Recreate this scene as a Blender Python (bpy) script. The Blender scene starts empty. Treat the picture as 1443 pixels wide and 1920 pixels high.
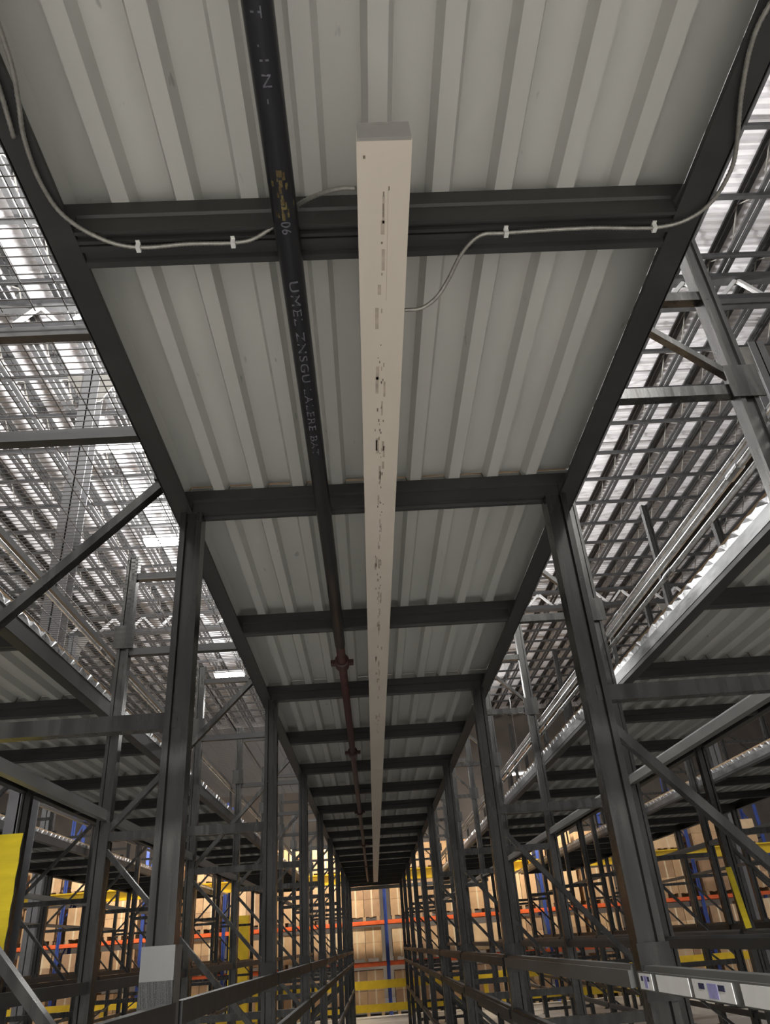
import bpy, math, random
from mathutils import Vector, Matrix
random.seed(7)
ZO = 0.30            # the floor lies at z = 0; every height below is written from 0.30 m above it
sc = bpy.context.scene
COL = sc.collection

# ------------------------------------------------------------------ camera
YAW, PITCH, ROLL, FPX = 0.0508, 0.5262, -0.0776, 1389.6
cy, sy, cp, sp = math.cos(YAW), math.sin(YAW), math.cos(PITCH), math.sin(PITCH)
fw = Vector((sy*cp, cy*cp, sp)); rt = Vector((cy, -sy, 0)); up = rt.cross(fw)
rt2 = rt*math.cos(ROLL) + up*math.sin(ROLL); up2 = up*math.cos(ROLL) - rt*math.sin(ROLL)
cam = bpy.data.cameras.new('camera'); camo = bpy.data.objects.new('camera', cam); COL.objects.link(camo)
m = Matrix.Identity(4)
for i in range(3):
    m[i][0] = rt2[i]; m[i][1] = up2[i]; m[i][2] = -fw[i]
m[2][3] = 1.6 + ZO
camo.matrix_world = m
cam.sensor_fit = 'VERTICAL'; cam.sensor_height = 24; cam.lens = FPX*24/1920
cam.clip_start = 0.02; cam.clip_end = 200
sc.camera = camo

# ------------------------------------------------------------------ world, exposure, lamps
W = bpy.data.worlds.new('world'); sc.world = W; W.use_nodes = True
W.node_tree.nodes['Background'].inputs[0].default_value = (1.0, 0.985, 0.965, 1)
W.node_tree.nodes['Background'].inputs[1].default_value = 0.38
sc.view_settings.view_transform = 'Standard'; sc.view_settings.look = 'None'
sc.view_settings.exposure = 0.0; sc.view_settings.gamma = 1.0
LAMP_DOWN = 260; LAMP_GLOW = 24; LAMP_UP = 90
# high bay positions (x, y, lit); unseen ones added over deck and behind camera
LAMPS = [(-4.2, 14.8, 1), (-4.1, 11.1, 0), (-4.4, 24.3, 1), (4.6, 29.6, 1), (-4.2, -3.0, 1), (4.4, -5.0, 1),
         (-13.5, 14.8, 1), (-13.5, 26.0, 1), (14.5, 22.0, 1), (14.5, 12.0, 1), (-1.3, 4.0, 2), (-1.3, 10.0, 2), (-1.0, 17.0, 2), (0.0, -4.6, 3)]

# ------------------------------------------------------------------ materials
def nt(name):
    mt = bpy.data.materials.new(name); mt.use_nodes = True
    return mt, mt.node_tree.nodes, mt.node_tree.links, mt.node_tree.nodes['Principled BSDF']
def mat(name, c, rough=.6, metal=0.0, var=.12, scale=6.0, stretch=(1, 1, 1), bump=0.0, c2=None, rvar=.1, spot=None):
    mt, N, L, b = nt(name)
    tc = N.new('ShaderNodeTexCoord'); mp = N.new('ShaderNodeMapping'); mp.inputs['Scale'].default_value = stretch
    L.new(tc.outputs['Object'], mp.inputs[0])
    nz = N.new('ShaderNodeTexNoise'); nz.inputs['Scale'].default_value = scale; nz.inputs['Detail'].default_value = 6
    L.new(mp.outputs[0], nz.inputs['Vector'])
    cr = N.new('ShaderNodeValToRGB')
    c2 = c2 or tuple(min(1, x*(1+var)) for x in c)
    cr.color_ramp.elements[0].position = .3; cr.color_ramp.elements[1].position = .7
    cr.color_ramp.elements[0].color = (*[x*(1-var) for x in c], 1); cr.color_ramp.elements[1].color = (*c2, 1)
    L.new(nz.outputs['Fac'], cr.inputs[0])
    last = cr.outputs[0]
    if spot:                                   # spot: (colour, threshold, scale)
        n2 = N.new('ShaderNodeTexNoise'); n2.inputs['Scale'].default_value = spot[2]; n2.inputs['Detail'].default_value = 3
        L.new(mp.outputs[0], n2.inputs['Vector'])
        r2 = N.new('ShaderNodeValToRGB'); r2.color_ramp.elements[0].position = spot[1]; r2.color_ramp.elements[1].position = spot[1]+.04
        L.new(n2.outputs['Fac'], r2.inputs[0])
        mx = N.new('ShaderNodeMixRGB'); L.new(r2.outputs[0], mx.inputs[0]); L.new(last, mx.inputs[1]); mx.inputs[2].default_value = (*spot[0], 1)
        last = mx.outputs[0]
    L.new(last, b.inputs['Base Color'])
    mr = N.new('ShaderNodeMapRange'); mr.inputs[3].default_value = max(.05, rough-rvar); mr.inputs[4].default_value = min(1, rough+rvar)
    L.new(nz.outputs['Fac'], mr.inputs[0]); L.new(mr.outputs[0], b.inputs['Roughness'])
    b.inputs['Metallic'].default_value = metal
    if bump:
        bp = N.new('ShaderNodeBump'); bp.inputs['Strength'].default_value = bump; bp.inputs['Distance'].default_value = .01
        L.new(nz.outputs['Fac'], bp.inputs['Height']); L.new(bp.outputs[0], b.inputs['Normal'])
    return mt
def emit(name, c, s):
    mt, N, L, b = nt(name)
    b.inputs['Base Color'].default_value = (*c, 1); b.inputs['Emission Color'].default_value = (*c, 1); b.inputs['Emission Strength'].default_value = s
    return mt
M = dict(
    deck=mat('deck_paint', (.50, .498, .468), .55, 0, .05, 3, (1, .35, 1), spot=((.33, .33, .31), .70, 20)),
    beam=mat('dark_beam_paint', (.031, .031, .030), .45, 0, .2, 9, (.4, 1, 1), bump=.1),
    pale_post_box=mat('grey_post_box', (.14, .14, .137), .4, .2, .1, 8, (1, 1, .2)),
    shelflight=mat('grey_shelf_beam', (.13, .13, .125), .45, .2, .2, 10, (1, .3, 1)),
    beamlight=mat('grey_beam_paint', (.25, .24, .22), .5, 0, .15, 8),
    column=mat('worn_steel_column', (.072, .071, .068), .27, .8, .35, 14, (1, 1, .12), bump=.15),
    galv=mat('galvanised_steel', (.52, .53, .54), .3, .95, .25, 22, bump=.25),
    galvdark=mat('dull_galvanised', (.22, .225, .23), .38, .8, .4, 16, (1, .3, 1), bump=.2),
    roof=mat('white_roof_sheet', (.70, .69, .71), .6, 0, .08, 2.0, (1, 1, 1)),
    joist=mat('roof_joist_paint', (.05, .05, .052), .6, 0, .2, 8),
    joistmid=mat('building_column_paint', (.16, .16, .165), .6, 0, .1, 5),
    joistlight=mat('roof_girder_paint', (.62, .62, .62), .5, 0, .1, 8),
    strip=mat('white_enamel', (.68, .61, .52), .45, 0, .05, 5, (1, .3, 1)),
    endcap=mat('endcap_grey', (.32, .31, .29), .5, 0, .1, 8),
    smudge=mat('grey_smudge', (.22, .18, .14), .8, 0, .2, 40),
    smudgelight=mat('faint_smudge', (.46, .39, .32), .8, 0, .2, 30),
    pipe=mat('black_pipe', (.014, .014, .017), .33, 0, .3, 12, (1, .2, 1), rvar=.08),
    pipered=mat('red_primer_pipe', (.055, .018, .015), .5, 0, .3, 12),
    rust=mat('rust_stain', (.11, .055, .02), .8, 0, .5, 60, c2=(.17, .14, .05)),
    ink=mat('grey_print', (.12, .12, .14), .7, 0, .3, 60),
    cable=mat('armoured_cable', (.34, .33, .30), .4, .6, .2, 60),
    clip=mat('white_clip', (.75, .75, .72), .5, 0, .05, 20),
    cord=mat('pale_mesh_wire', (.40, .40, .38), .4, .7, .2, 20),
    darkwire=mat('dark_mesh_wire', (.06, .06, .06), .45, .3, .2, 20),
    floor=mat('concrete', (.36, .35, .33), .5, 0, .12, .8, bump=.05),
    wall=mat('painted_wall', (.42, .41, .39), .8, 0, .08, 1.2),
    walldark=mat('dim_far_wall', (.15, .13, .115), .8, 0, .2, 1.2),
    blue=mat('blue_rack_paint', (.03, .06, .25), .45, 0, .15, 6),
    orange=mat('orange_beam_paint', (.72, .13, .035), .45, 0, .12, 6),
    yellow=mat('yellow_paint', (.62, .42, .015), .45, 0, .12, 5),
    yellowbright=mat('bright_yellow', (.86, .66, .02), .5, 0, .1, 4, (1, 1, 4)),
    card1=mat('cardboard', (.50, .33, .19), .85, 0, .12, 4),
    card2=mat('pale_cardboard', (.62, .45, .28), .85, 0, .12, 4),
    card3=mat('brown_cardboard', (.36, .23, .14), .85, 0, .15, 4),
    tape=mat('packing_tape', (.66, .56, .40), .35, 0, .05, 9),
    sticker=mat('white_sticker', (.78, .77, .74), .6, 0, .04, 20),
    stickerdark=mat('sticker_print', (.03, .03, .08), .6, 0, .2, 40),
    stickerblue=mat('sticker_lilac', (.35, .33, .62), .6, 0, .15, 60),
    wood=mat('pallet_wood', (.38, .27, .16), .85, 0, .2, 9, (1, .3, 1)),
    black=mat('black_hole', (.01, .01, .01), .9, 0, .1, 9),
    lens=emit('lamp_lens', (1, .98, .95), LAMP_GLOW),
    lensoff=mat('lamp_lens_off', (.8, .8, .8), .5, 0, .03, 9),
    housing=mat('lamp_housing', (.75, .75, .75), .5, 0, .03, 9),
)

# ------------------------------------------------------------------ mesh helpers
class MB:
    def __init__(s): s.v = []; s.f = []; s.mi = []; s.cur = 0
    def box(s, x0, x1, y0, y1, z0, z1):
        n = len(s.v)
        s.v += [(x, y, z) for z in (z0, z1) for y in (y0, y1) for x in (x0, x1)]
        for q in ((0, 2, 3, 1), (4, 5, 7, 6), (0, 1, 5, 4), (2, 6, 7, 3), (0, 4, 6, 2), (1, 3, 7, 5)):
            s.f.append(tuple(n+i for i in q)); s.mi.append(s.cur)
        return s
    def bar(s, a, b, w, h=None, up=(0, 0, 1)):
        """square bar from a to b; w across, h along up"""
        h = h or w; a = Vector(a); b = Vector(b); d = (b-a).normalized(); u = Vector(up)
        if abs(d.dot(u)) > .98: u = Vector((0, 1, 0))
        r = d.cross(u).normalized(); u = r.cross(d).normalized(); n = len(s.v)
        for p in (a, b):
            for i, j in ((-1, -1), (1, -1), (1, 1), (-1, 1)): s.v.append(tuple(p + r*(i*w/2) + u*(j*h/2)))
        for q in ((0, 1, 2, 3), (7, 6, 5, 4), (0, 4, 5, 1), (1, 5, 6, 2), (2, 6, 7, 3), (3, 7, 4, 0)):
            s.f.append(tuple(n+i for i in q)); s.mi.append(s.cur)
        return s
    def tube(s, pts, r, seg=8, radii=None):
        pts = [Vector(p) for p in pts]; n0 = len(s.v); ref = Vector((0, 0, 1)); K = len(pts)
        for k, p in enumerate(pts):
            d = (pts[min(k+1, K-1)] - pts[max(k-1, 0)]).normalized()
            if abs(d.dot(ref)) > .98: ref = Vector((1, 0, 0))
            a = d.cross(ref).normalized(); b = a.cross(d).normalized(); ref = b
            rr = radii[k] if radii else r
            for i in range(seg):
                t = 2*math.pi*i/seg; s.v.append(tuple(p + a*(rr*math.cos(t)) + b*(rr*math.sin(t))))
        for k in range(K-1):
            for i in range(seg):
                j = (i+1) % seg; s.f.append((n0+k*seg+i, n0+k*seg+j, n0+(k+1)*seg+j, n0+(k+1)*seg+i)); s.mi.append(s.cur)
        s.f.append(tuple(n0+i for i in range(seg))[::-1]); s.mi.append(s.cur)
        s.f.append(tuple(n0+(K-1)*seg+i for i in range(seg))); s.mi.append(s.cur)
        return s
    def prism(s, prof, axis, a, b):
        """closed profile of 2d points swept along axis from a to b. axis x: (y,z); y: (x,z); z: (x,y)"""
        n = len(s.v); K = len(prof)
        for t in (a, b):
            for p, q in prof:
                s.v.append({'x': (t, p, q), 'y': (p, t, q), 'z': (p, q, t)}[axis])
        for i in range(K):
            j = (i+1) % K; s.f.append((n+i, n+j, n+K+j, n+K+i)); s.mi.append(s.cur)
        s.f.append(tuple(n+i for i in range(K))[::-1]); s.mi.append(s.cur)
        s.f.append(tuple(n+K+i for i in range(K))); s.mi.append(s.cur)
        return s
    def mesh(s, name, mats):
        me = bpy.data.meshes.new(name); me.from_pydata(s.v, [], s.f)
        if not isinstance(mats, (list, tuple)): mats = [mats]
        for mm in mats: me.materials.append(mm)
        me.polygons.foreach_set('material_index', s.mi); me.update()
        import bmesh
        bm = bmesh.new(); bm.from_mesh(me); bmesh.ops.recalc_face_normals(bm, faces=bm.faces); bm.to_mesh(me); bm.free()
        return me
    def build(s, name, mats, parent=None, loc=None):
        return link(name, s.mesh(name, mats), parent, loc)
def link(name, me, parent=None, loc=None):
    o = bpy.data.objects.new(name, me); COL.objects.link(o)
    if parent: o.parent = parent
    if loc: o.location = loc
    return o
def smooth(o, ang=.7):
    for p in o.data.polygons: p.use_smooth = True
    return o
def tag(o, label, cat, group=None, kind=None):
    if label: o['label'] = label
    if cat: o['category'] = cat
    if group: o['group'] = group
    if kind: o['kind'] = kind
    return o
def empty(name, loc=(0, 0, 0)):
    o = bpy.data.objects.new(name, None); o.empty_display_size = .1; COL.objects.link(o); o.location = loc; return o
def copy_tree(o, parent=None, loc=None):
    c = o.copy(); COL.objects.link(c)
    if parent: c.parent = parent
    if loc is not None: c.location = loc
    for ch in list(o.children): copy_tree(ch, c)
    return c
def struct(o): o['kind'] = 'structure'; return o
ORD = ['nearest', 'second', 'third', 'fourth', 'fifth', 'sixth', 'seventh', 'eighth', 'ninth', 'tenth', 'eleventh', 'twelfth',
       'thirteenth', 'fourteenth', 'fifteenth', 'sixteenth', 'seventeenth', 'eighteenth', 'nineteenth', 'twentieth', 'twenty-first', 'twenty-second']

# ------------------------------------------------------------------ layout numbers
S = 1.3258                      # spacing of the deck's cross beams
ROW0 = 2.667                    # first row of posts
P2 = 2*S
DX = {0: 0, -1: -2.76, 1: 2.66, -2: -5.5, 2: 5.3}   # where each walkway lies
XL, XR = -.645, .858            # inner edges of the walkway overhead
BZ = 3.15                       # underside of the deck beams
YEND = ROW0 + 8*P2 + S*1.0      # far end of the decks

# ------------------------------------------------------------------ setting
struct(MB().box(-20, 20, -9, 36, -ZO-.1, -ZO).build('floor', M['floor']))
# ribbed white roof, ribs running across
mb = MB(); x0, x1 = -20, 20; y = -9.0; prof = []
while y < 36:
    prof += [(y, 11.0), (y+.05, 11.0), (y+.065, 11.045), (y+.135, 11.045)]; y += .15
prof += [(36, 11.0), (36, 11.15), (-9, 11.15)]
n = len(prof)
mb.v = [(x0, p, q) for p, q in prof] + [(x1, p, q) for p, q in prof]
for i in range(n):
    j = (i+1) % n; mb.f.append((i, j, n+j, n+i)); mb.mi.append(0)
struct(mb.build('ceiling', M['roof']))
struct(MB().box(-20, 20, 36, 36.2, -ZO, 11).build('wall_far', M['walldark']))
struct(MB().box(-20.2, -20, -9, 36, -ZO, 11).build('wall_left', M['wall']))
struct(MB().box(20, 20.2, -9, 36, -ZO, 11).build('wall_right', M['wall']))

# ------------------------------------------------------------------ roof joists, bridging, girders
JY0, JY1 = -2.0, 35.0
def chord(z0, z1):
    q = MB(); q.box(-.085, -.02, JY0, JY1, z0, z1); q.box(.02, .085, JY0, JY1, z0, z1); return q
tc_, bc_ = chord(10.95, 10.99).mesh('top_chord', M['joist']), chord(10.48, 10.52).mesh('bottom_chord', M['joist'])
q = MB(); y = JY0; k = 0
while y < JY1-.6:
    q.bar((0, y, 10.5), (0, y+.55, 10.97), .016); q.bar((0, y+.55, 10.97), (0, y+1.1, 10.5), .016); y += 1.1
web_ = q.mesh('web', M['beamlight'])
TENS = ['', '', 'twenty', 'thirty', 'forty']
ONES = ['', 'first', 'second', 'third', 'fourth', 'fifth', 'sixth', 'seventh', 'eighth', 'ninth', 'tenth', 'eleventh', 'twelfth', 'thirteenth', 'fourteenth', 'fifteenth', 'sixteenth', 'seventeenth', 'eighteenth', 'nineteenth']
def nth(i):
    if i < 20: return ONES[i]
    return {20: 'twentieth', 30: 'thirtieth', 40: 'fortieth'}.get(i) or TENS[i//10] + '-' + ONES[i % 10]
x = -14.7; jn = 0
while x < 15.6:
    jn += 1
    r = empty('roof_joist', (x, 0, 0))
    tag(r, 'open web joist running lengthwise under the white roof, %s from the left wall' % nth(jn), 'joist', 'lengthwise joists under the roof')
    link('top_chord', tc_, r); link('bottom_chord', bc_, r); link('web', web_, r)
    x += .8
br_ = MB().bar((-15.5, 0, 0), (15.5, 0, 0), .065, .06).mesh('roof_bridging', M['joist'])
y = 1.5; jn = 0
while y < 33:
    jn += 1
    o = link('roof_bridging', br_, None, (0, y, 10.45))
    tag(o, 'thin dark crosswise bar under the roof joists, %s from the camera' % nth(jn), 'bar', 'crosswise bridging bars under the roof'); y += 1.06
# two girders with pale zigzag webs
gr = None
for i, (gy, nm) in enumerate([(8.3, 'nearest to the camera'), (20.5, 'farthest from the camera')]):
    r = empty('roof_girder', (0, gy, 0))
    tag(r, 'pale crosswise truss girder with zigzag web under the roof, ' + nm, 'girder')
    q = MB(); q.box(-17, 17, -.12, -.02, 9.85, 9.95); q.box(-17, 17, .02, .12, 9.85, 9.95); q.build('bottom_chord', M['joist'], r)
    q = MB(); q.box(-17, 17, -.1, .1, 10.36, 10.44); q.build('top_chord', M['joist'], r)
    q = MB(); x = -16.8
    while x < 16.5:
        q.bar((x, 0, 9.92), (x+.42, 0, 10.38), .06); q.bar((x+.42, 0, 10.38), (x+.84, 0, 9.92), .06); x += .84
    q.build('web', M['joistlight'], r)
# building columns beyond the racks
def bcol(x, y, lab):
    r = empty('building_column', (x, y, 0))
    q = MB(); w = .13; q.box(-w, w, -w, -w+.02, -ZO, 9.85); q.box(-w, w, w-.02, w, -ZO, 9.85); q.box(-.01, .01, -w, w, -ZO, 9.85)
    q.build('shaft', M['joistmid'], r); MB().box(-.2, .2, -.2, .2, -ZO, -ZO+.03).build('base_plate', M['beamlight'], r)
    q = MB(); q.prism([(-.45, 9.85), (.45, 9.85), (.14, 9.3), (-.14, 9.3)], 'y', -.01, .01); q.build('gusset', M['beamlight'], r)
    tag(r, lab, 'column')
bcol(-4.03, 9.3, 'grey H-shaped building column seen through the wire mesh on the left')
bcol(6.85, 9.3, 'grey H-shaped building column rising beyond the racks on the right')
bcol(-8.2, 20.5, 'far grey building column on the left side of the hall')
bcol(9.4, 20.5, 'far grey building column on the right side of the hall')

# ------------------------------------------------------------------ high bay lamps, seen and added
def lamp(x, y, lit, lab):
    zl = {2: 6.6, 3: 5.2}.get(lit, 9.7)  # lower heights belong to unseen lamps added to brighten roof and near deck
    r = empty('high_bay_lamp', (x, y, zl))
    MB().box(-.5, .5, -.16, .16, .06, .13).build('housing', M['housing'], r)
    MB().box(-.48, .48, -.14, .14, 0, .06).build('lens', M['lens'] if lit else M['lensoff'], r)
    q = MB(); q.bar((-.4, 0, .13), (-.4, 0, 11.0-zl), .012); q.bar((.4, 0, .13), (.4, 0, 11.0-zl), .012); q.build('hanger', M['galv'], r)
    tag(r, lab, 'lamp')
    if lit:
        l = bpy.data.lights.new('lamp_light', 'AREA'); l.shape = 'RECTANGLE'; l.size = .95; l.size_y = .28; l.energy = {2: 110, 3: 1300}.get(lit, LAMP_DOWN)
        l.color = (1, .985, .96); o = bpy.data.objects.new('lamp_light', l); COL.objects.link(o); o.location = (0, 0, -.01); o.parent = r
        l2 = l.copy(); l2.energy = {2: 1900, 3: 100}.get(lit, LAMP_UP); o = bpy.data.objects.new('added_uplight', l2); COL.objects.link(o); o.location = (0, 0, .14); o.rotation_euler = (math.pi, 0, 0); o.parent = r  # uplight added on top of each lit lamp to brighten the roof
names = ['brightly lit rectangular roof lamp at the left edge of the walkway deck', 'unlit white roof lamp seen through the mesh left of the deck',
         'small far lit roof lamp behind the left posts', 'far lit roof lamp showing between the right posts', 'added unseen roof lamp behind the camera on the left',
         'added unseen roof lamp behind the camera on the right', 'lit roof lamp high over the far left aisles', 'lit roof lamp at the far left corner',
         'lit roof lamp at the far right over the racks', 'lit roof lamp over the right racks', 'added unseen lamp above the nearest part of the walkway',
         'added unseen lamp above the middle of the walkway', 'added unseen lamp above the far part of the walkway', 'added unseen low lamp behind the camera']
for (x, y, lit), nm in zip(LAMPS, names): lamp(x, y, lit, nm)

# ------------------------------------------------------------------ walkway decks
ROWS_Y = [ROW0 + P2*k for k in range(9)]
def deck_mesh(y0, y1):
    """ribbed sheet: narrow low ribs, wide high flats, running along y"""
    pts = []; x = XL - .05; c0 = -.54
    k = -1
    lo, hi = 3.25, 3.294
    xs = []
    for k in range(0, 9):
        c = c0 + .1615*k
        xs += [(c-.036, hi), (c-.022, lo), (c+.022, lo), (c+.036, hi)]
    pts = [(XL-.065, lo), (c0-.1615+.022, lo), (c0-.1615+.036, hi)] + xs + [(XR+.0685, hi)]
    q = MB(); n = len(pts)
    th = .002
    prof = pts + [(a, b+th) for a, b in pts[::-1]]
    N = len(prof)
    q.v = [(a, y0, b) for a, b in prof] + [(a, y1, b) for a, b in prof]
    for i in range(N):
        j = (i+1) % N; q.f.append((i, j, N+j, N+i)); q.mi.append(0)
    for i in range(n-1):
        q.f.append((i, i+1, N-2-i, N-1-i)); q.mi.append(0); q.f.append((N+i, N+N-1-i, N+N-2-i, N+i+1)); q.mi.append(0)
    return q
deck_me = deck_mesh(.0, P2-.012).mesh('deck_panel', M['deck'])
top_me = MB().box(XL-.062, XR+.062, .0, P2-.012, 3.298, 3.32).mesh('deck_board', M['wood'])
def cross_mesh(w=.068):
    # stepped rack beam: underside with a shallow groove
    q = MB(); h = .099; a = w
    prof = [(0, 0), (-.018, 0), (-.022, .012), (-a+.022, .012), (-a+.018, 0), (-a, 0), (-a, .05), (-a-.012, .055), (-a-.012, h), (0, h)]
    q.prism(prof, 'x', XL+.0006, XR-.0006)
    q.box(XL-.062, XL+.0006, -a-.012, 0, .016, h); q.box(XR-.0006, XR+.062, -a-.012, 0, .016, h); return q
cross_me = cross_mesh().mesh('cross_beam', M['beam'])
conn_me = MB().box(0, .006, -.085, .005, -.02, .10).mesh('end_connector', M['beam'])
hole_me = MB().tube([(0, -.035, -.0015), (0, -.035, .004)], .008, 8).mesh('bolt_hole', M['black'])
side_len0, side_len1 = ROW0-3*S-.1, YEND
deck_names = {0: 'overhead walkway', -1: 'left neighbouring walkway', 1: 'right neighbouring walkway', -2: 'far left walkway', 2: 'far right walkway'}
for d in (0, -1, 1, -2, 2):
    dx = DX[d]; nm = deck_names[d]
    kmin = -3 if d == 0 else -1
    # ribbed panels, one between each pair of post rows
    k0 = -1 if d == 0 else 0
    for i, k in enumerate(range(k0-1 if d == 0 else -1, 9)):
        y0 = ROW0 + P2*k - .03
        if d == 0 and k == -2: continue
        p = link('deck_panel', deck_me, None, (dx, y0, 0)); c = link('deck_board', top_me, p)
        tag(p, 'ribbed grey metal deck panel of the %s, %s from the camera' % (nm, ORD[i - (1 if d == 0 else 0)]), 'deck panel', 'ribbed deck panels of the ' + nm)
    n = 0
    for k in range(-1 if d == 0 else 0, 18):
        y = ROW0 + S*k
        if d != 0 and k < 0: continue
        b = link('cross_beam', cross_me, None, (dx, y, BZ))
        
        if d == 0 and k in (0, 1): link('bolt_hole', hole_me, b, (.70, 0, .012))
        tag(b, 'dark steel cross beam under the %s, %s from the camera' % (nm, ORD[n]), 'beam', 'cross beams under the ' + nm); n += 1
    if d == 0:
        b = link('cross_beam', cross_me, None, (0, ROW0-S-.074, BZ+.0))
        b.scale = (1, .55, 1)
        tag(b, 'dark steel beam doubled against the nearest cross beam, on its near side', 'beam')
        b = link('cross_beam', cross_me, None, (0, ROW0-2*S, BZ)); tag(b, 'dark steel cross beam under the overhead walkway right above the camera', 'beam')
    ya = ROW0-3*S if d == 0 else ROW0-S
    for sgn, xx, w in ((-1, XL, .072), (1, XR, .072)):
        sn = 'left' if sgn < 0 else 'right'
        q = MB(); x_in, x_out = xx, xx + sgn*w
        a, bb = sorted((x_in, x_out))
        lip = .012
        q.box(a, bb, ya, YEND, 0, .006)
        q.box(x_out-.003 if sgn > 0 else x_out-.003, x_out+.003, ya, YEND, .0, .143)
        ei = x_in + sgn*.004; q.box(min(x_in, ei), max(x_in, ei), ya, YEND, .0061, .014)
        r = q.build('side_beam', M['beam'], None, (dx, 0, BZ))
        tag(r, 'long dark steel side beam along the %s edge of the %s' % (sn, nm), 'beam')
        # scalloped galvanised edge strip on top of the side beam
        q = MB(); y = ya; xo = x_out + sgn*.007; xi = x_out + sgn*.0035
        i = 0
        while y < YEND-.16:
            hh = .143 + random.uniform(-.006, .006); bul = random.uniform(.0, .010)
            n0 = len(q.v)
            q.v += [(xo, y, .10), (xo+sgn*bul, y+.05, hh), (xo, y+.11, .139), (xo, y+.16, .10), (xi, y, .137), (xi, y+.05, hh+.008), (xi, y+.11, .145), (xi, y+.16, .137)]
            for f in ((0, 3, 2, 1), (1, 2, 6, 5), (0, 1, 5, 4), (2, 3, 7, 6)): q.f.append(tuple(n0+t for t in f)); q.mi.append(0)
            y += .16
        if d != 0: q.build('edge_trim', M['galv'], r)
        if d > 0 and sgn < 0: MB().box(x_out-.0062, x_out-.0032, ya, YEND, .03, .10).build('web_plate', M['galvdark'], r)
        # guard rail standing on the side beam
        g = empty('guard_rail', (dx+x_out - sgn*.045, 0, 0))
        q = MB(); q.box(-.02, .02, ya, YEND, 3.60, 3.64); q.build('top_rail', M['beam'], g)
        for y in ROWS_Y:
            MB().box(-.015, .015, y+.2, y+.23, 3.325, 3.60).build('stanchion', M['beam'], g)
        tag(g, 'low dark guard rail along the %s edge of the %s' % (sn, nm), 'rail')

# end beam closing the walkway at its far end
r = MB().box(-.75, 3.6, YEND+.25, YEND+.31, 3.06, 3.16).build('end_beam', M['beamlight'])
tag(r, 'pale horizontal beam across the far end of the overhead walkway', 'beam')

# ------------------------------------------------------------------ rack frames
def column_prof(w=.085, d=.075):
    h = w/2; e = d/2
    return [(-h, -e), (-h*.5, -e), (-h*.42, -e+.014), (h*.42, -e+.014), (h*.5, -e), (h, -e), (h, e), (h-.018, e), (h-.018, e-.01), (h-.004, e-.01), (h-.004, -e+.018),
            (-h+.004, -e+.018), (-h+.004, e-.01), (-h+.018, e-.01), (-h+.018, e), (-h, e)]
def rack_frame(xf, xb, side):
    """xf: post at the walkway edge, xb: back post. Local origin at the row's centre on the floor"""
    r = empty('rack_frame')
    s = 1 if xb > xf else -1
    q = MB().prism(column_prof(), 'z', -ZO+.008, BZ-.002); o = q.build('column', M['column'], r, (xf, -.045, 0))
    ztop = 6.1 if s > 0 else 4.355
    q = MB().prism(column_prof(), 'z', -ZO+.008, ztop); o = q.build('column', M['column'], r, (xb, -.045, 0))
    MB().box(xf-.07, xf+.07, -.12, .04, -ZO, -ZO+.008).build('base_plate', M['column'], r)
    MB().box(xb-.07, xb+.07, -.12, .04, -ZO, -ZO+.008).build('base_plate', M['column'], r)
    xu = xf + s*.13
    q = MB().prism(column_prof(.075, .07), 'z', BZ+.17, ztop); q.build('upper_column', M['column'], r, (xu, -.045, 0))
    for z in ((4.25, 3.66) if s > 0 else (4.19, 3.58)) + (2.32, 1.13, .2):
        a = xu if z > BZ else xf
        MB().bar((a, -.045, z), (xb, -.045, z), .05, .055).build('strut', M['beam'] if (s < 0 and z > BZ) else M['column'], r)  # left upper struts get dark paint to stand for their shaded undersides
    for za, zb in ((4.55 if s > 0 else 0, 3.72), (2.24, 1.16) if s > 0 else (1.13, 2.27), (1.08, .26) if s > 0 else (.95, .2)):
        if not za: continue
        a = xu if za > BZ else xf
        MB().bar((a, -.045, za), (xb, -.045, zb), .03, .04, (0, 1, 0)).build('brace', M['column'], r)
    if s < 0: MB().bar((xf+s*.115, -.045, 3.335), (xb, -.045, 2.33), .035, .045, (0, 1, 0)).build('brace', M['column'], r)
    MB().box(xb-.075, xb+.075, -.092, -.084, 3.60, 3.78).build('gusset', M['column'], r)
    q = MB(); q.box(xf-.05, xf+.05, -.092, -.084, 1.40, 1.55); q.build('splice_plate', M['column'], r)
    return r
# rack lines: (front x, back x, name)
XF_R, XB_R = .835, 1.80
XF_L, XB_L = -.645, -1.735
racks = [(XF_R, XB_R, 'first rack right of the walkway', 1), (XF_L, XB_L, 'first rack left of the walkway', -1)]
racks += [(XF_R+DX[1], XB_R+DX[1], 'second rack right of the walkway', 1), (XF_L+DX[-1], XB_L+DX[-1], 'second rack left of the walkway', -1)]
racks += [(XF_R+DX[2], XB_R+DX[2], 'third rack right of the walkway', 1), (XF_L+DX[-2], XB_L+DX[-2], 'third rack left of the walkway', -1)]
rowlist = list(range(0, 9))
beam_me = {}
def shelf_beam_mesh(key, h=.062):
    if key not in beam_me:
        q = MB(); prof = [(-.022, 0), (.022, 0), (.022, h), (-.008, h), (-.012, h-.014), (-.022, h-.014)]
        q.prism(prof, 'y', .0, P2-.09); beam_me[key] = q.mesh('shelf_beam', M['beam' if key != 'light' else 'shelflight'])
    return beam_me[key]
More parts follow.
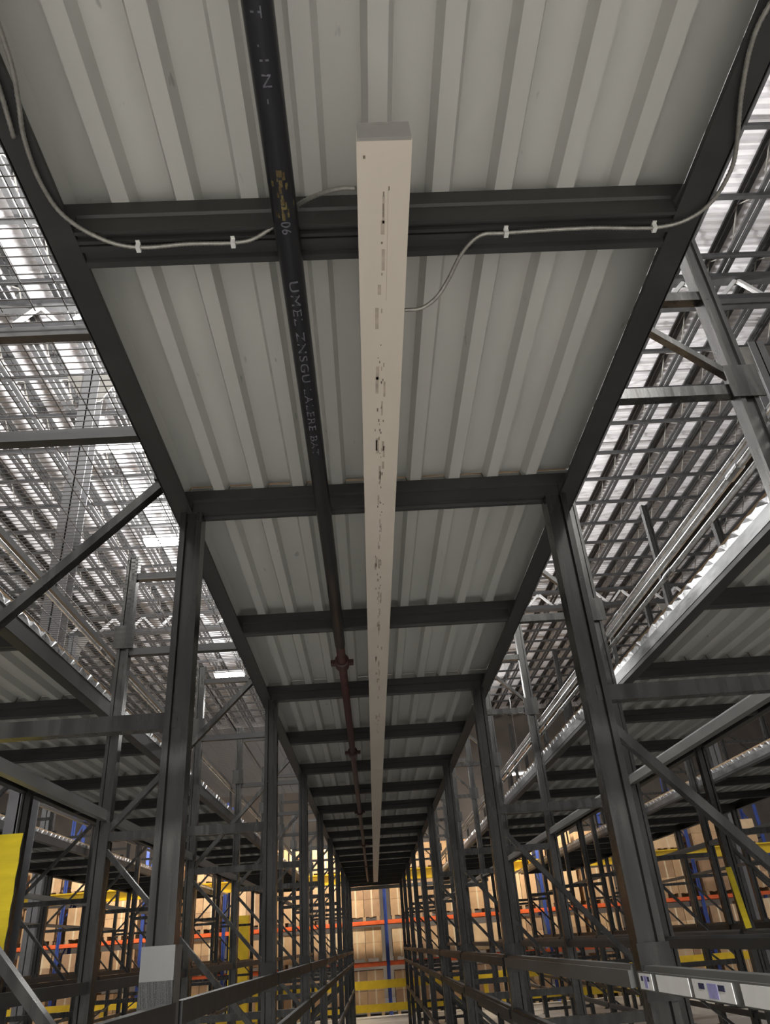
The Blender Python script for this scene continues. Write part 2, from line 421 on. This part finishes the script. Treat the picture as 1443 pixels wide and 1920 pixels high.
for xf, xb, nm, s in racks:
    proto = rack_frame(xf, xb, s)
    for i, k in enumerate(rowlist):
        o = proto if i == len(rowlist)-1 else copy_tree(proto)
        o.location = (0, ROW0 + P2*k, 0)
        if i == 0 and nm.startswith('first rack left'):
            MB().box(xf-.050, xf+.050, -.092, .0, 1.40, 1.64).build('pale_post_box', M['pale_post_box'], o)  # paler grey box around a short stretch of this post
        tag(o, 'grey steel rack frame of the %s, %s from the camera' % (nm, ORD[i]), 'rack frame', 'rack frames of the ' + nm)
    # beams between frames, on both faces
    levels_f = [1.43, 1.16, .55] if abs(xf) < 1 else [1.43, .55]
    levels_b = [2.42, 1.46, .55]
    for face, x, lv in (('front', xf - s*.03, levels_f), ('back', xb, levels_b)):
        for li, z in enumerate(lv):
            for i, k in enumerate([-1]+rowlist[:-1]):
                if abs(xf) > 1 and k < 0: continue
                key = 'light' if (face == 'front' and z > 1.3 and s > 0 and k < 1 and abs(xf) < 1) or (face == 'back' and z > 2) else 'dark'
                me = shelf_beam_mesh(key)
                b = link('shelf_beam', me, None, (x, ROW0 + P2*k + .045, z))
                if s > 0: b.rotation_euler = (0, 0, 0)
                wh = {2.42: 'top', 1.46: 'middle', 1.43: 'upper', 1.16: 'middle', .55: 'bottom'}[z]
                tag(b, '%s %s shelf beam on the %s, %s bay from the camera' % (wh, face, nm, ORD[i]), 'shelf beam', 'shelf beams of the ' + nm)

# stickers along the face of the labelled beam right of the camera
for i, (ya, yb, dark) in enumerate([(2.486, 2.60, 1), (2.197, 2.442, 0), (1.932, 2.17, 1), (1.66, 1.886, 0)]):
    xs = XF_R - .03 - .0225
    q = MB(); q.box(xs-.002, xs, ya, yb, 1.434, 1.474); o = q.build('label_sticker', M['sticker'])
    pos = ['farthest from the camera', 'second from the left post', 'with two dark marks near the right edge', 'cut by the right edge of the photo'][i]
    tag(o, 'white paper label on the right shelf beam, ' + pos, 'label', 'paper labels on the right shelf beam')
    if dark:
        L_ = yb-ya
        q = MB(); q.box(xs-.003, xs-.002, ya+.18*L_, ya+.33*L_, 1.455, 1.467); q.box(xs-.003, xs-.002, ya+.68*L_, ya+.83*L_, 1.455, 1.467); q.build('printed_mark', M['stickerdark'], o)
        q = MB(); q.box(xs-.0028, xs-.002, ya+.36*L_, ya+.60*L_, 1.438, 1.468); q.build('printed_patch', M['stickerblue'], o)

# ------------------------------------------------------------------ wire mesh over the left rack
def mesh_panel(x0, x1, y0, y1, z):
    q = MB(); y = y0
    while y < y1:
        q.bar((x0, y, z), (x1, y, z), .005); y += .05
    q2 = MB(); x = x0
    while x <= x1+.001:
        q2.bar((x, y0, z+.005), (x, y1, z+.005), .005); x += .155
    return q, q2
qa, qb = mesh_panel(-.5, .62, 0, P2-.02, 0)
ma, mb_ = qa.mesh('cross_wire', M['darkwire']), qb.mesh('long_wire', M['darkwire'])
for j, (cx, nm) in enumerate([(-1.30, 'between the walkway and its left neighbour'), (-2.45, 'above the left neighbouring walkway')]):
    for i in range(0, 6):
        p = empty('mesh_panel', (cx, ROW0 + P2*(i-1), 4.37))
        link('cross_wires', ma, p); link('long_wires', mb_, p)
        tag(p, 'fine wire mesh panel %s, %s from the camera' % (nm, ORD[i]), 'wire mesh', 'wire mesh panels on the left')

# ------------------------------------------------------------------ white strip fixture
SX0, SX1 = .048, .166
r = empty('strip_light', ((SX0+SX1)/2, .945, 3.05)); hw = (SX1-SX0)/2
q = MB(); L_ = 21.3
q.prism([(-hw, 0), (hw, 0), (hw, .006), (hw-.004, .05), (-hw+.004, .05), (-hw, .006)], 'y', .004, L_); housing = q
q = MB(); q.prism([(-hw+.002, .001), (hw-.002, .001), (hw-.004, .053), (-hw+.004, .053)], 'y', -.004, .004); q.box(-hw*.3, hw*.25, -.006, -.004, .046, .05); q.build('end_cap', M['endcap'], r)
random.seed(11)
q = housing
q.cur = 1
q.box(-.045, -.040, .036, .043, -.0008, 0)                                  # knock-out near the end
dots = [(.012, .112, .003, .010), (.000, .125, .003, .012), (-.0005, .155, .003, .022), (-.0005, .178, .003, .014), (-.003, .262, .0045, .006), (-.002, .357, .0025, .008), (-.0015, .478, .0018, .016)]
for a, b, w, l in dots: q.box(a-w/2, a+w/2, b, b+l, -.0006, 0)
for i in range(46):
    b = random.uniform(.60, 1.5) if i < 30 else random.uniform(1.5, 2.6)
    a = random.gauss(0, .009); w = random.uniform(.0015, .0045); l = random.uniform(.004, .02)
    q.box(a-w/2, a+w/2, b, b+l, -.0006, 0)
q.cur = 2
for i in range(60):
    b = random.uniform(.08, 5) ; a = random.gauss(0, .007) ; w = random.uniform(.003, .01); l = random.uniform(.02, .10)
    q.box(a-w/2, a+w/2, b, b+l, -.0004, 0)
q.box(.0095, .0105, .12, .45, -.0005, 0)
q.build('housing', [M['strip'], M['smudge'], M['smudgelight']], r)
for k in range(-1, 15):
    y = ROW0 + S*k - .05 - .945
    MB().box(-.02, .02, y, y+.03, .05, .10).build('hanger', M['galv'], r)
tag(r, 'long white enclosed strip fixture hung under the overhead walkway', 'strip light')

# ------------------------------------------------------------------ black pipe with printing
r = empty('sprinkler_pipe', (0, 0, 0))
def px(y): return -.130 + .018*min(y, 3)/3 + (.012*(y-3)/20 if y > 3 else 0)
PZ = 3.112; PR = .0305
ys = [-1.2, .3, 1.5, 3, 4.1]
body = MB().tube([(px(y), y, PZ) for y in ys], PR, 20)
o = MB().tube([(px(y), y, PZ) for y in (4.1, 7, 12, 18, 22.6)], PR*.85, 16).build('pipe_run', M['pipered'], r); smooth(o)
for yc in (4.42, 6.9, 10.4, 14, 18):
    q = MB().tube([(px(yc), yc-.05, PZ), (px(yc), yc-.045, PZ), (px(yc), yc+.045, PZ), (px(yc), yc+.05, PZ)], .044, 14, [.034, .044, .044, .034])
    q.box(px(yc)-.07, px(yc)+.07, yc-.025, yc+.025, PZ-.012, PZ+.012); o = q.build('coupling', M['pipered'], r)
body_mb = body
def lettering(body, y, size, stretch, xoff=0):
    cu = bpy.data.curves.new('lettering', 'FONT'); cu.body = body; cu.size = size; cu.extrude = .0003; cu.space_character = 1.15
    cu.align_x = 'LEFT'; cu.align_y = 'CENTER'
    to = bpy.data.objects.new('tmp', cu); COL.objects.link(to)
    dg = bpy.context.evaluated_depsgraph_get(); me = bpy.data.meshes.new_from_object(to.evaluated_get(dg))
    bpy.data.objects.remove(to)
    me.materials.clear(); me.materials.append(M['ink'])
    for v in me.vertices:                       # wrap the letters on the pipe's underside
        lx, ly = v.co.x*stretch, v.co.y
        a = (ly + xoff)/PR; rr = PR + .0006 + v.co.z
        v.co = (px(y) + math.sin(a)*rr + (px(y+lx)-px(y)), y+lx, PZ - math.cos(a)*rr)
    n0 = len(body_mb.v); body_mb.v += [tuple(v.co) for v in me.vertices]
    for p in me.polygons: body_mb.f.append(tuple(n0+i for i in p.vertices)); body_mb.mi.append(1)
    bpy.data.meshes.remove(me)
lettering('T', .70, .030, 1.2, -.004); lettering('. I N -', .765, .026, 1.6, .0)
lettering('06', 1.165, .032, 1.1, 0)
lettering('UMEL ZNSGU LALERE BAT', 1.345, .034, 1.75, 0)
q = body_mb; q.cur = 2; random.seed(5)
for i in range(26):
    y = random.uniform(1.03, 1.15); a = random.gauss(.05, .35); rr = PR+.0005; w = random.uniform(.003, .008)
    c0, c1 = a-w/PR/2, a+w/PR/2; n0 = len(q.v); l = random.uniform(.006, .02)
    q.v += [(px(y)+math.sin(c0)*rr, y, PZ-math.cos(c0)*rr), (px(y)+math.sin(c1)*rr, y, PZ-math.cos(c1)*rr), (px(y)+math.sin(c1)*rr, y+l, PZ-math.cos(c1)*rr), (px(y)+math.sin(c0)*rr, y+l, PZ-math.cos(c0)*rr)]
    q.f.append((n0, n0+1, n0+2, n0+3)); q.mi.append(2)
o = q.build('pipe_body', [M['pipe'], M['ink'], M['rust']], r)
for p in o.data.polygons: p.use_smooth = p.material_index == 0
tag(r, 'long black sprinkler pipe with grey printing, left of the white strip fixture', 'pipe')

# ------------------------------------------------------------------ armoured cables on the nearest beam
def spline(pts, n=10):
    out = []; P = [Vector(p) for p in pts]; P = [P[0]*2-P[1]] + P + [P[-1]*2-P[-2]]
    for i in range(1, len(P)-2):
        for t in range(n):
            t /= n; a, b, c, d = P[i-1:i+3]
            out.append(.5*((2*b) + (c-a)*t + (2*a-5*b+4*c-d)*t*t + (3*b-a*1-3*c+d)*t**3))
    out.append(P[-2]); return out
def cable(name_l, pts, clips):
    sp_ = spline(pts, 14)
    # resample finely so that the armour's spiral ridges show
    dense = []
    for a, b in zip(sp_[:-1], sp_[1:]):
        L_ = (b-a).length; n = max(1, int(L_/.0035))
        dense += [a + (b-a)*(i/n) for i in range(n)]
    dense.append(sp_[-1])
    rad = [.0058 if i % 2 else .0048 for i in range(len(dense))]
    o = MB().tube(dense, .006, 8, rad).build('armoured_cable', M['cable']); smooth(o)
    for c in clips:
        q = MB(); q.box(c[0]-.0055, c[0]+.0055, c[1]-.009, c[1]+.007, 3.131, 3.15); q.box(c[0]-.005, c[0]+.005, c[1]-.016, c[1]+.010, 3.147, 3.15)
        q.build('cable_clip', M['clip'], o)
    tag(o, name_l, 'cable')
cable('grey armoured cable looping from the left side beam to the white strip fixture',
      [(-.60, .55, 3.138), (-.612, .70, 3.139), (-.622, .82, 3.139), (-.639, .897, 3.139), (-.66, .978, 3.14), (-.666, 1.081, 3.14), (-.646, 1.174, 3.14), (-.58, 1.243, 3.14), (-.498, 1.272, 3.14),
       (-.378, 1.268, 3.141), (-.263, 1.269, 3.141), (-.205, 1.262, 3.148), (-.13, 1.215, 3.158), (-.089, 1.17, 3.15), (-.036, 1.122, 3.12), (.014, 1.095, 3.10), (.0455, 1.089, 3.09)],
      [(-.498, 1.274), (-.263, 1.271)])
cable('second grey armoured cable beside the first along the left side beam',
      [(-.62, .55, 3.139), (-.645, .72, 3.139), (-.660, .82, 3.139), (-.668, .89, 3.139), (-.680, .975, 3.139)], [])
cable('grey armoured cable running from the right side beam across to the white strip fixture',
      [(.90, .55, 3.139), (.878, .70, 3.139), (.864, .80, 3.14), (.888, .917, 3.139), (.930, 1.042, 3.138), (.944, 1.111, 3.138), (.933, 1.191, 3.138), (.892, 1.244, 3.139), (.811, 1.268, 3.14), (.634, 1.262, 3.14),
       (.427, 1.268, 3.14), (.361, 1.273, 3.139), (.318, 1.319, 3.13), (.285, 1.39, 3.11), (.255, 1.43, 3.09), (.215, 1.457, 3.08), (.1685, 1.459, 3.078)],
      [(.811, 1.27), (.427, 1.269)])

# ------------------------------------------------------------------ galvanised conduits and pipes beside the racks
def long_pipe(x, z, r_, y0, y1, mt, lab, cat, name, coup=()):
    root = MB().tube([(x, y0, z), (x, y1, z)], r_, 14).build(name, mt); smooth(root)
    for yc in coup:
        o = MB().tube([(x, yc-.06, z), (x, yc+.06, z)], r_*1.35, 14).build('coupling', mt, root)
    tag(root, lab, cat)
long_pipe(1.872, 3.40, .014, .5, 24, M['galv'], 'lowest bright conduit along the right neighbouring walkway edge', 'conduit', 'steel_conduit', (4, 7, 10))
long_pipe(1.87, 3.47, .018, .5, 24, M['galv'], 'middle bright conduit along the right neighbouring walkway edge', 'conduit', 'steel_conduit', (3, 6, 9))
long_pipe(1.872, 3.54, .012, .5, 24, M['galv'], 'uppermost bright conduit along the right neighbouring walkway edge', 'conduit', 'steel_conduit', (5, 8, 11))
long_pipe(3.85, 5.42, .062, 1, 30, M['pipe'], 'thick black overhead pipe with couplings above the right racks', 'pipe', 'sprinkler_main', (4.5, 8.8, 9.6, 13, 17.5, 22))
long_pipe(4.02, 5.50, .035, 1, 30, M['galv'], 'bright galvanised pipe beside the thick black overhead pipe', 'pipe', 'steel_pipe', (6, 12, 18))
long_pipe(-1.80, 3.50, .012, 1.2, 24, M['galv'], 'thin bright conduit along the left neighbouring walkway edge', 'conduit', 'steel_conduit', (5, 9))
long_pipe(-5.9, 6.2, .05, 1, 30, M['galv'], 'galvanised overhead pipe above the left racks', 'pipe', 'steel_pipe', (5, 10, 15))

# ------------------------------------------------------------------ yellow things in the racks
r = MB(); zs = 1.75
prof = []
for i in range(10):
    z = 1.58 + i*.088; prof.append((-.006 + (.012 if i % 2 else 0), z))
prof = prof + [(a-.006, z) for a, z in prof[::-1]]
r.prism(prof, 'x', -2.75, -2.225); o = r.build('plastic_sheet', M['yellowbright'], None, (0, 5.20, 0))
tag(o, 'bright yellow creased plastic sheet on the rack at the left edge of the photo', 'sheet')
o = MB().bar((3.40, 7.78, 2.01), (3.44, 7.78, 1.50), .055, .01).build('yellow_strip', M['yellowbright'])
tag(o, 'narrow bright yellow upright strip among the posts on the right', 'strip')

# ------------------------------------------------------------------ far pallet racking with cartons
FY = 27.5
blue_up = None
def pallet_upright(x):
    r = empty('pallet_rack_frame', (x, FY, 0))
    for yy in (0, 1.05):
        MB().prism([(a, b) for a, b in column_prof(.10, .08)], 'z', -ZO, 6.2).build('column', M['blue'], r, (0, yy, 0))
    for z in (.3, 1.5, 2.7, 3.9, 5.1):
        MB().bar((0, 0, z), (0, 1.05, z), .04).build('strut', M['blue'], r)
        MB().bar((0, 0, z+.05), (0, 1.05, z+1.0), .035).build('brace', M['blue'], r)
    return r
pu = pallet_upright(0); xs_ = [.4+2.62*k for k in range(-5, 6)]
for i, x in enumerate(xs_):
    o = pu if i == 0 else copy_tree(pu); o.location = (x, FY, 0)
    tag(o, 'blue pallet rack frame in the far racking, %s from the left' % (ORD[i] if i else 'first'), 'rack frame', 'blue frames of the far racking')
ob = MB().prism([(0, 0), (.045, 0), (.045, .11), (.02, .11), (.02, .09), (0, .09)], 'x', .055, 2.565).mesh('pallet_beam', M['orange'])
LV = [1.0, 2.16, 3.55]
for i, x in enumerate(xs_[:-1]):
    for li, z in enumerate(LV):
        for f, yy in (('front', -.045), ('rear', 1.05)):
            o = link('pallet_beam', ob, None, (x, FY+yy, z))
            tag(o, 'orange %s %s beam of the far racking, %s bay from the left' % (f, ['lower', 'middle', 'upper'][li], ORD[i] if i else 'first'), 'rack beam', 'orange beams of the far racking')
# cartons and pallets
random.seed(21)
cart = []
for mi in range(3):
    q = MB(); q.box(-.5, .5, -.5, .5, 0, 1); cart.append(q)
def carton(x, y, z, w, d, h, mk, lab):
    r = empty('cardboard_box', (x, y, z))
    MB().box(-w/2, w/2, -d/2, d/2, 0, h).build('carton', M[mk], r)
    MB().box(-.025, .025, -d/2-.002, d/2+.002, h*.0+.0, h+.002).build('tape', M['tape'], r)
    tag(r, lab, 'box', 'cardboard boxes on the far racking')
pal = MB()
for k in range(5): pal.box(-.5+k*.225, -.4+k*.225, -.5, .5, .10, .12)
for k in (-.45, 0, .45): pal.box(k-.05, k+.05, -.5, .5, 0, .10)
pal_me = pal.mesh('pallet', M['wood'])
lvname = {-ZO: 'on the floor', 1.11: 'on the lower beams', 2.27: 'on the middle beams', 3.66: 'on the upper beams'}
for i, x in enumerate(xs_[:-1]):
    for z, gap in ((-ZO, 1.27), (1.11, 1.05), (2.27, 1.27), (3.66, 1.0)):
        for c in range(2):
            cx = x + .70 + c*1.22
            o = link('pallet', pal_me, None, (cx, FY+.52, z+.0))
            side = 'left' if c == 0 else 'right'
            tag(o, 'wooden pallet %s of far racking, %s side, %s bay from left' % (lvname[z], side, ORD[i] if i else 'first'), 'pallet', 'pallets in the far racking')
            tot = random.uniform(.82, .99)*(gap-.17); hh = 0; nr = random.choice((1, 2, 2)); rh = tot/nr; nc = random.choice((1, 2, 2))
            for a in range(nr):
                for b in range(nc):
                    w = 1.06/nc - .015; mk = random.choice(('card1', 'card1', 'card2', 'card3'))
                    colr = {'card1': 'tan', 'card2': 'pale', 'card3': 'brown'}[mk]
                    lab = '%s box %s, %s bay from left, %s pallet, %s%s' % (colr, lvname[z], ORD[i] if i else 'first', side, 'top' if a == nr-1 and nr > 1 else 'bottom', '' if nc == 1 else (' left' if b == 0 else ' right'))
                    carton(cx - .53 + (b+.5)*1.06/nc, FY+.52, z+.12+a*rh, w, 1.0, rh-.006, mk, lab)
# yellow guard rail in front of the racking
r = empty('floor_guard_rail', (0, 26.6, 0))
MB().box(-11, 12.5, -.02, .02, .44, .66).build('upper_rail', M['yellow'], r)
MB().box(-11, 12.5, -.02, .02, -.14, .06).build('lower_rail', M['yellow'], r)
for x in [-10.5+2.3*k for k in range(11)]:
    MB().box(x-.06, x+.06, .02, .14, -ZO, .70).build('post', M['yellow'], r)
tag(r, 'yellow two-rail floor guard rail in front of the far racking', 'guard rail')
for i, (xa, xb) in enumerate([(-4.45, -3.85), (-9.0, -8.6)]):
    o = MB().box(xa, xb, 26.2, 26.5, -ZO, 2.65)
    o = o.build('yellow_cabinet', M['yellow']); tag(o, 'tall yellow panelled guard at the far end left of the walkway, ' + ('nearer the walkway' if i == 0 else 'farther out'), 'guard')
o = MB(); o.box(-14, 14, FY-.9, FY-.75, 3.62, 3.66); o.box(-14, 14, FY-.84, FY-.81, 3.38, 3.62); o.box(-14, 14, FY-.9, FY-.75, 3.34, 3.38)
o = o.build('crane_beam', M['yellow']); tag(o, 'long yellow overhead beam in front of the far racking', 'beam')
r = None
# lamps that light the far racking's aisle
for i, x in enumerate((-7.5, -1.2, 5.2)):
    r = empty('aisle_lamp', (x, 25.9, 6.2))
    MB().box(-.6, .6, -.08, .08, .05, .10).build('housing', M['housing'], r)
    MB().box(-.58, .58, -.06, .06, 0, .05).build('lens', M['lens'], r)
    MB().bar((0, 0, .1), (0, 0, 4.2), .01).build('hanger', M['galv'], r)
    l = bpy.data.lights.new('lamp_light', 'AREA'); l.shape = 'RECTANGLE'; l.size = 1.1; l.size_y = .12; l.energy = 520; l.color = (1, .86, .66)
    o = bpy.data.objects.new('lamp_light', l); COL.objects.link(o); o.location = (0, 0, -.01); o.parent = r; o.rotation_euler = (math.radians(25), 0, 0)
    tag(r, 'long lamp over the aisle before the far racking, ' + ['left of the walkway', 'behind the walkway deck', 'right of the walkway'][i], 'lamp')

# ------------------------------------------------------------------ lift everything so the floor is at z = 0
for o in COL.objects:
    if o.parent is None and o.type != 'CAMERA': o.location.z += ZO
